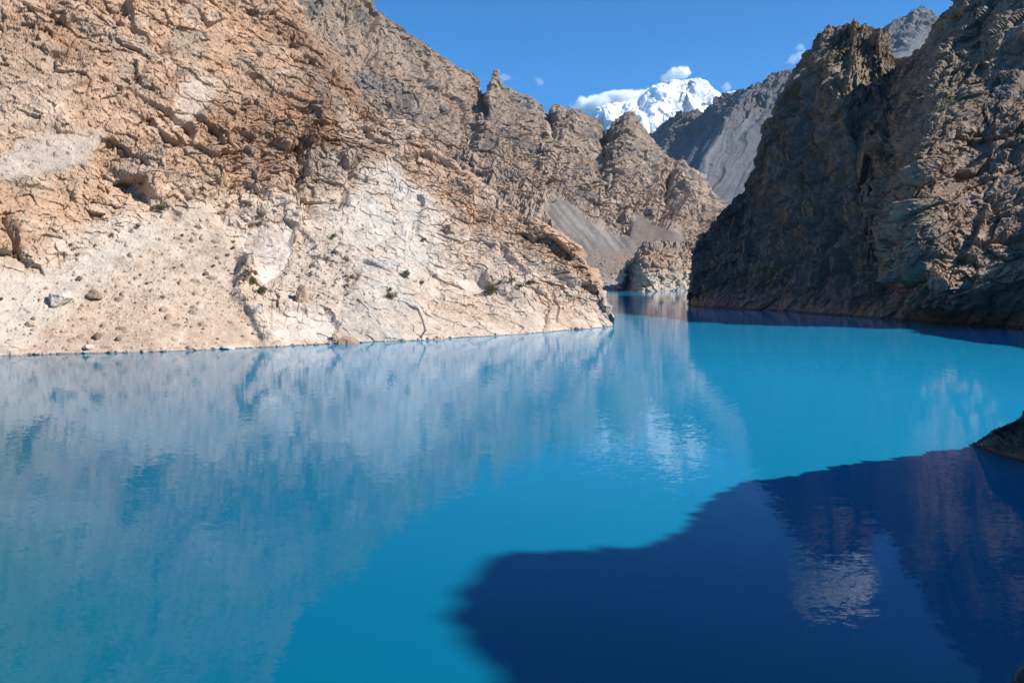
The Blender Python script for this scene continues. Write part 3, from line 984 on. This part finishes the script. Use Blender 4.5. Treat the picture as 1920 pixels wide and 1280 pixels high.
sn = smooth(px, 1620, 1650) * smooth(NG[..., 2] + 0.5 * g, 0.62, 0.8)
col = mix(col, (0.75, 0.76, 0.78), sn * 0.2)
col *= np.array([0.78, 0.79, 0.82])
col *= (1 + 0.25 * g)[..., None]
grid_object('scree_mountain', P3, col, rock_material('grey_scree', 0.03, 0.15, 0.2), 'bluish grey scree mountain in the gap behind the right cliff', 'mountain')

# =================================================================== SNOW MOUNTAIN
rp = [(700, 330, 11200), (900, 300, 11200), (1020, 262, 11300), (1080, 236, 11300), (1112, 216, 11400), (1134, 205, 11400), (1150, 193, 11500), (1172, 195, 11600), (1200, 190, 11700), (1226, 180, 11800), (1252, 174, 11900),
      (1263, 168, 11900), (1280, 163, 12000), (1292, 164, 12000), (1306, 154, 12000), (1318, 156, 12000), (1334, 170, 12000), (1350, 183, 12100), (1362, 180, 12200), (1372, 174, 12200), (1392, 190, 12200), (1450, 210, 12200), (1600, 260, 12200)]
ridge = np.array([at(*p) for p in rp])
foot = np.array([at(p[0] - 20, 330, 9300) for p in rp])
dn = foot + np.array([0, -300, -600.0])
mA = foot + (ridge - foot) * 0.35
mB = foot + (ridge - foot) * 0.7; mB[:, 2] -= 60
b1 = ridge + np.array([100, 700, -500.0]); b2 = ridge + np.array([200, 2500, 0.0]); b2[:, 2] = -20
G, VV, WW = sheet(np.stack([dn, foot, mA, mB, ridge, b1, b2]), 1.2)
N0 = normals(G)
px, py = project(G)
ii = np.linspace(0, 1, G.shape[0])[:, None]
ar = np.cumsum(np.r_[0, np.linalg.norm(np.diff(G[G.shape[0] // 2], axis=0), axis=1)])
U = np.stack([np.broadcast_to(ar[None], G.shape[:2]) * 0.12 + G[..., 2] * 0.05, G[..., 2] * 0.10], -1)
edge_ = 1 - 0.75 * np.exp(-((VV - 4) / 0.2) ** 2)
big = (150 * ribs(G, U, 75, 701, 4) + 120 * fbm(G, 900, 705, 3)) * edge_
big += crest(px, py, [(1263, 175), (1235, 215), (1205, 245)], 170, 25, 40)
P1 = G + N0 * big[..., None]
N1 = normals(P1)
P3 = (P1 + N0 * (42 * fbm(P1, 230, 752, 5, 0.55, True) + 80 * facet(P1, 200, 742, 0.5)[0])[..., None]).astype(np.float32)
NS = normals(P3)
g = fbm(P1, 200, 773, 4, 0.6)
steep = smooth(0.50 + 0.35 * g - NS[..., 2], 0, 0.08)
lowr = smooth(py + 22 * g, 222, 246) * smooth(np.abs(px - 1190), 35, 65)
col = mix((0.84, 0.85, 0.87), (0.17, 0.17, 0.19), np.clip(steep * 0.6 * smooth(px, 1225, 1260) + lowr * 0.7, 0, 1))
grid_object('snow_mountain', P3, col, rock_material('snow_and_rock', 0.02, 0.05, 0.1, 0.8), 'distant snow covered peak at the head of the gorge', 'mountain')


# =================================================================== BOULDERS AND SHRUBS on the headland
LX, LY, LP = LEFT_PX.ravel(), LEFT_PY.ravel(), LEFT.reshape(-1, 3)
FX, FY = [q.ravel() for q in project(FAR)]
FP = FAR.reshape(-1, 3)

def ground_at(x, y, X=None, Y=None, P=None):
    """the visible point of a slope that the photo shows at (x, y)"""
    X = LX if X is None else X
    Y = LY if Y is None else Y
    P = LP if P is None else P
    m = np.nonzero((np.abs(X - x) < 3) & (np.abs(Y - y) < 3))[0]
    if len(m) == 0:
        m = [np.argmin((X - x) ** 2 + (Y - y) ** 2)]
    k = m[np.argmin(P[m, 1])]
    return P[k].astype(float)

def stone_mesh(name, seed, sub, mat, tint, squash=(1, 1, 1)):
    import bmesh
    bm = bmesh.new()
    bmesh.ops.create_icosphere(bm, subdivisions=sub, radius=0.5)
    V = np.array([v.co[:] for v in bm.verts])
    o = np.array([seed * 3.1, seed * 1.7, seed * 0.9])
    rs = np.random.RandomState(seed)
    for k in range(11):                                   # broken faces: planes that cut the lump
        nrm = rs.normal(size=3)
        nrm /= np.linalg.norm(nrm)
        lim = 0.26 + 0.16 * rs.rand()
        dd = V @ nrm
        V = V - np.clip(dd - lim, 0, None)[:, None] * nrm * 0.93
    f, _ = facet(V + o, 0.26, seed, 0.5)
    nn = V / (np.linalg.norm(V, axis=1, keepdims=True) + 1e-6)
    V = V + nn * (f * 0.10 + 0.05 * fbm(V + o, 0.3, seed + 5, 3))[:, None]
    V = V * np.array(squash)
    for v, c in zip(bm.verts, V):
        v.co = c
    me = bpy.data.meshes.new(name)
    bm.to_mesh(me)
    bm.free()
    a = me.attributes.new('mineral', 'FLOAT_COLOR', 'POINT')
    g = fbm(V + o, 0.35, seed + 9, 3)
    cc = np.ones((len(V), 4), np.float32)
    cc[:, :3] = np.array(tint)[None] * (1 + 0.25 * g)[:, None]
    a.data.foreach_set('color', cc.ravel())
    me.materials.append(mat)
    return me

boulder_m = rock_material('weathered_boulder_rock', 1.2, 0.2, 0.35)
PINK, PALE, BROWN, DARK, TAN = (0.47, 0.32, 0.23), (0.56, 0.49, 0.42), (0.33, 0.235, 0.165), (0.20, 0.155, 0.12), (0.43, 0.33, 0.25)
big_ones = [  # x, y of the foot, width, height in photo pixels, tint, turn, label
    (566, 556, 27, 38, PINK, 0.3, 'large upright pinkish boulder below the broken talus patch'),
    (116, 560, 54, 34, PALE, 1.2, 'largest pale tilted boulder on the gravel near the left edge'),
    (489, 578, 22, 17, PALE, 2.0, 'smooth pale boulder under the foot of the smooth white slab'),
    (186, 629, 17, 13, DARK, 0.8, 'dark brown rock low on the orange scree fan, left of its twin'),
    (223, 634, 13, 12, DARK, 2.6, 'small dark rock low on the orange scree fan, right of its twin'),
    (655, 640, 44, 18, BROWN, 0.1, 'flat brown slab of rock at the waterline below the white wall'),
    (627, 632, 22, 16, TAN, 1.1, 'tan block just left of the flat brown waterline slab'),
    (846, 434, 28, 24, BROWN, 0.5, 'square brown block perched on the ridge of the headland'),
    (60, 606, 20, 12, TAN, 1.9, 'low tan rock with a dark underside near the left shore'),
    (164, 648, 20, 10, PALE, 0.4, 'thin pale slab low on the scree fan just above the water'),
    (178, 556, 30, 24, BROWN, 2.2, 'rounded brown outcrop boulder at the left border of the orange scree fan'),
    (357, 650, 18, 10, TAN, 1.0, 'tilted tan slab just above the water at the scree foot'),
    (432, 651, 32, 10, PALE, 0.2, 'white flat slab lying at the waterline right of the scree fan'),
    (389, 512, 11, 9, DARK, 0.9, 'small dark rock in the middle of the scree fan'),
    (150, 520, 14, 10, DARK, 1.3, 'dark rock on the upper left border of the scree fan'),
    (1000, 446, 26, 20, BROWN, 2.4, 'brown crag block on the skyline of the headland above the tip'),
]
def rest(o, p, w, h, spin, sink=0.3):
    o.scale = (w, w * 0.9, h)
    o.location = (p[0], p[1], p[2] + h * (0.5 - sink))
    o.rotation_euler = (0.12 * math.sin(spin * 5), 0.18 * math.cos(spin * 3), spin)
for k, (x, y, w, h, t, spin, lab) in enumerate(big_ones):
    p = ground_at(x, y)
    mpp = p[1] / FPX * 1.03
    o = bpy.data.objects.new('boulder', stone_mesh('boulder', 20 + k, 4, boulder_m, t))
    rest(o, p, w * mpp, h * mpp * 1.1, spin, 0.4)
    link(o, lab, 'boulder')

small = [stone_mesh('scree_stone', 60 + k, 2, boulder_m, t) for k, t in enumerate([TAN, (0.38, 0.275, 0.2), PALE, PINK, BROWN, TAN])]
rs = np.random.RandomState(4)
def inside(x, y, poly):
    return poly_dist(np.array([float(x)]), np.array([float(y)]), poly, True)[0] > 0
def scatter(n, poly, smin, smax, label, group, src=None):
    xs = [q[0] for q in poly]
    ys = [q[1] for q in poly]
    c = 0
    while c < n:
        x, y = rs.uniform(min(xs), max(xs)), rs.uniform(min(ys), max(ys))
        if not inside(x, y, poly):
            continue
        p = ground_at(x, y, *(src or ()))
        px_ = smin + (smax - smin) * rs.rand() ** 2.5
        w = px_ * p[1] / FPX
        o = bpy.data.objects.new('scree_stone', small[rs.randint(len(small))])
        rest(o, p, w, w * rs.uniform(0.6, 0.95), rs.uniform(0, 6.28))
        link(o, label, 'stone', group)
        c += 1
scatter(170, [(390, 400), (300, 440), (220, 500), (120, 610), (30, 655), (420, 650), (480, 620), (430, 500)], 3, 8,
        'small loose stone scattered on the orange scree fan', 'stones on the scree fan')
scatter(70, [(560, 455), (640, 440), (668, 500), (650, 560), (600, 575), (545, 555)], 4, 11,
        'angular grey brown stone in the broken talus patch', 'stones of the talus patch')
scatter(40, [(20, 560), (140, 500), (150, 540), (60, 630), (10, 640)], 3.5, 11,
        'small pale stone on the grey gravel at the left edge', 'stones on the left gravel')
scatter(40, [(1115, 500), (1150, 480), (1178, 490), (1172, 535), (1140, 540), (1120, 525)], 2.5, 7,
        'stone on the gravel terrace of the cove left of the knoll', 'stones on the cove terrace', (FX, FY, FP))

c = 0
for k in range(90):                                       # stones half sunk along the waterline
    x = rs.uniform(0, 1140)
    y = np.interp(x, [q[0] for q in base_px], [q[1] for q in base_px]) - rs.uniform(-1, 5)
    p = ground_at(x, y)
    w = (4 + 9 * rs.rand() ** 2.5) * p[1] / FPX
    o = bpy.data.objects.new('shore_stone', small[rs.randint(len(small))])
    rest(o, (p[0], p[1], max(p[2], 0)), w, w * rs.uniform(0.4, 0.7), rs.uniform(0, 6.28))
    link(o, 'small stone half sunk at the waterline of the headland', 'stone', 'stones along the headland waterline')

# desert shrubs
def shrub_material():
    m, nt, out = nmat('dry_shrub_leaf')
    N, Lk = nt.nodes.new, nt.links.new
    b = N('ShaderNodeBsdfPrincipled')
    b.inputs['Roughness'].default_value = 0.8
    b.inputs['Specular IOR Level'].default_value = 0.2
    oi = N('ShaderNodeNewGeometry')
    cr = N('ShaderNodeValToRGB')
    cr.color_ramp.elements[0].color = (0.055, 0.06, 0.022, 1)
    cr.color_ramp.elements[1].color = (0.15, 0.14, 0.06, 1)
    Lk(oi.outputs['Random Per Island'], cr.inputs['Fac'])
    Lk(cr.outputs[0], b.inputs['Base Color'])
    Lk(b.outputs[0], out.inputs['Surface'])
    return m
leaf_m = shrub_material()
def shrub_mesh(seed, leaves=420):
    r = np.random.RandomState(seed)
    V, F = [], []
    blobs = [(r.uniform(-0.3, 0.3), r.uniform(-0.3, 0.3), r.uniform(0.15, 0.38), r.uniform(0.16, 0.27)) for _ in range(7)]
    for k in range(leaves):
        bx, by, bz, br = blobs[r.randint(7)]
        d = r.normal(size=3)
        d /= np.linalg.norm(d)
        c = np.array([bx, by, bz]) + d * br * r.rand() ** 0.4
        c[2] = abs(c[2])
        u = r.normal(size=3); u /= np.linalg.norm(u)
        v = np.cross(u, r.normal(size=3)); v /= np.linalg.norm(v) + 1e-6
        a, b = r.uniform(0.03, 0.06), r.uniform(0.02, 0.035)
        i = len(V)
        V += [c - u * a, c + v * b, c + u * a, c - v * b]
        F.append((i, i + 1, i + 2, i + 3))
    for k in range(9):                                    # twigs from the root
        an = r.uniform(0, 6.28)
        t = np.array([math.cos(an) * 0.3, math.sin(an) * 0.3, r.uniform(0.25, 0.5)])
        w = np.array([-math.sin(an), math.cos(an), 0]) * 0.012
        i = len(V)
        V += [-w, w, t + w * 0.3, t - w * 0.3]
        F.append((i, i + 1, i + 2, i + 3))
    me = bpy.data.meshes.new('shrub')
    me.from_pydata([tuple(q) for q in V], [], F)
    me.materials.append(leaf_m)
    return me
shrub_meshes = [shrub_mesh(90 + k) for k in range(5)]
def shrub(k, x, y, w, h, label, group=None):
    p = ground_at(x, y)
    mpp = p[1] / FPX
    o = bpy.data.objects.new('shrub', shrub_meshes[k % 5])
    o.scale = (w * mpp * 1.2, w * mpp * 1.1, h * mpp * 1.7)
    o.location = (p[0], p[1], p[2] - 0.1)
    o.rotation_euler = (0, 0, k * 1.3)
    link(o, label, 'shrub', group)
named = [
    (468, 520, 18, 18, 'greenest shrub at the left edge of the smooth white slab, upper of a pair'),
    (478, 530, 16, 14, 'green shrub right below the greenest shrub beside the smooth slab'),
    (498, 548, 22, 18, 'bushy olive shrub at the lower tip of the smooth white slab'),
    (765, 518, 20, 15, 'olive shrub alone on the middle of the white wall'),
    (662, 520, 13, 10, 'grey green shrub at the left border of the white wall'),
    (737, 555, 22, 14, 'wide olive shrub on the lower part of the white wall'),
    (733, 543, 9, 9, 'tiny shrub just above the wide olive shrub on the white wall'),
    (794, 532, 12, 10, 'dark shrub in a crack at the right border of the white wall'),
    (921, 547, 32, 18, 'widest olive shrub on the headland right of the white streak'),
    (936, 528, 11, 8, 'small dark shrub above the widest olive shrub'),
    (960, 525, 16, 10, 'dark shrub under the overhanging brown block'),
    (972, 536, 24, 9, 'low spreading shrub between two dark shrubs on the headland'),
    (999, 530, 17, 12, 'round dark shrub nearest to the tip of the headland'),
    (303, 391, 24, 12, 'flat olive shrub at the top of the scree fan'),
    (623, 443, 13, 10, 'shrub at the upper end of the broken talus patch'),
    (488, 402, 16, 10, 'shrub on the ledge above the smooth white slab'),
    (255, 425, 13, 10, 'dark shrub at the upper left border of the scree fan'),
    (797, 450, 12, 9, 'shrub on the upper right of the white wall'),
    (382, 356, 14, 9, 'shrub on the brown rock above the tip of the scree fan'),
    (571, 551, 11, 8, 'tiny shrub beside the large upright pinkish boulder'),
]
for k, a in enumerate(named):
    shrub(k, *a)
for k, (x, y, w) in enumerate([(458, 494, 10), (438, 464, 10), (429, 477, 9), (403, 497, 8), (213, 438, 8), (135, 458, 9), (178, 459, 8), (146, 477, 9), (62, 497, 8), (6, 560, 10),
                               (345, 440, 8), (330, 500, 7), (276, 530, 8), (440, 452, 8)]):
    shrub(k + 3, x, y, w, w * 0.7, 'tiny dry shrub dotted over the pale scree slope', 'tiny shrubs on the scree slope')

# the wet rock that reaches into the lower right corner
p = on_water(1915, 1282)
o = bpy.data.objects.new('shore_rock', stone_mesh('shore_rock', 77, 5, bpy.data.materials['near_bank_rock'], (0.2, 0.17, 0.15)))
o.scale = (3.2, 2.4, 2.0)
o.location = (p[0] + 0.9, p[1] - 0.3, 0.25)
link(o, 'dark wet rock rising from the water in the lower right corner', 'rock')

# =================================================================== HAZE in the gorge and CLOUDS beyond it
def haze_box():
    x0, x1, y0, y1, z0, z1 = -7000, 7000, -900, 12950, -12, 3150
    me = bpy.data.meshes.new('haze')
    me.from_pydata([(x, y, z) for z in (z0, z1) for x, y in ((x0, y0), (x1, y0), (x1, y1), (x0, y1))], [],
                   [(3, 2, 1, 0), (4, 5, 6, 7), (0, 1, 5, 4), (1, 2, 6, 5), (2, 3, 7, 6), (3, 0, 4, 7)])
    m, nt, out = nmat('gorge_haze')
    v = nt.nodes.new('ShaderNodeVolumePrincipled')
    v.inputs['Color'].default_value = (0.72, 0.86, 1.0, 1)
    v.inputs['Density'].default_value = 1.1e-5
    v.inputs['Anisotropy'].default_value = 0.2
    nt.links.new(v.outputs[0], out.inputs['Volume'])
    me.materials.append(m)
    link(bpy.data.objects.new('haze', me), 'thin blue air haze in the gorge', 'haze', kind='stuff')
haze_box()

def cloud(x, y, Y, w, h, deep, mat, label, tilt=0.0):
    import bmesh
    bm = bmesh.new()
    bmesh.ops.create_icosphere(bm, subdivisions=4, radius=1.0)
    me = bpy.data.meshes.new('cloud')
    bm.to_mesh(me)
    bm.free()
    me.materials.append(mat)
    o = bpy.data.objects.new('cloud', me)
    p = at(x, y, Y)
    o.location = p
    mpp = Y / FPX
    o.scale = (w * mpp / 2, deep, h * mpp / 2)
    o.rotation_euler = (0, -tilt, 0)
    link(o, label, 'cloud')
bank_m = cloud_material('cloud_bank', 0.03, 0.0045, 0.75, 1.15)
wisp_m = cloud_material('cloud_wisp', 0.004, 0.008, 0.85, 1.1)
cloud(1160, 192, 13800, 250, 50, 500, bank_m, 'long white cloud bank behind the snow peak', 0.12)
cloud(1266, 141, 13800, 76, 38, 200, bank_m, 'small puffy white cloud floating just above the snow peak', 0.4)
cloud(1303, 160, 13700, 64, 28, 200, bank_m, 'white cloud cap touching the summit of the snow peak')
cloud(1362, 164, 13800, 30, 26, 150, wisp_m, 'faint wisp of cloud right of the snow summit', 0.6)
cloud(1495, 108, 13800, 60, 26, 150, wisp_m, 'thin cloud wisp on the crest of the grey scree mountain', 0.5)
cloud(1500, 88, 13800, 24, 18, 100, wisp_m, 'tiny cloud puff above the crest of the grey scree mountain', 0.6)
cloud(948, 145, 13800, 42, 20, 100, wisp_m, 'faint cloud wisp right of the rock pinnacle')
cloud(1011, 152, 13800, 20, 26, 100, wisp_m, 'faintest small cloud wisp in the open sky left of the cloud bank', 0.9)
cloud(1600, -95, 13800, 210, 150, 700, bank_m, 'white cloud above the right cliff seen as a reflection in the lake')
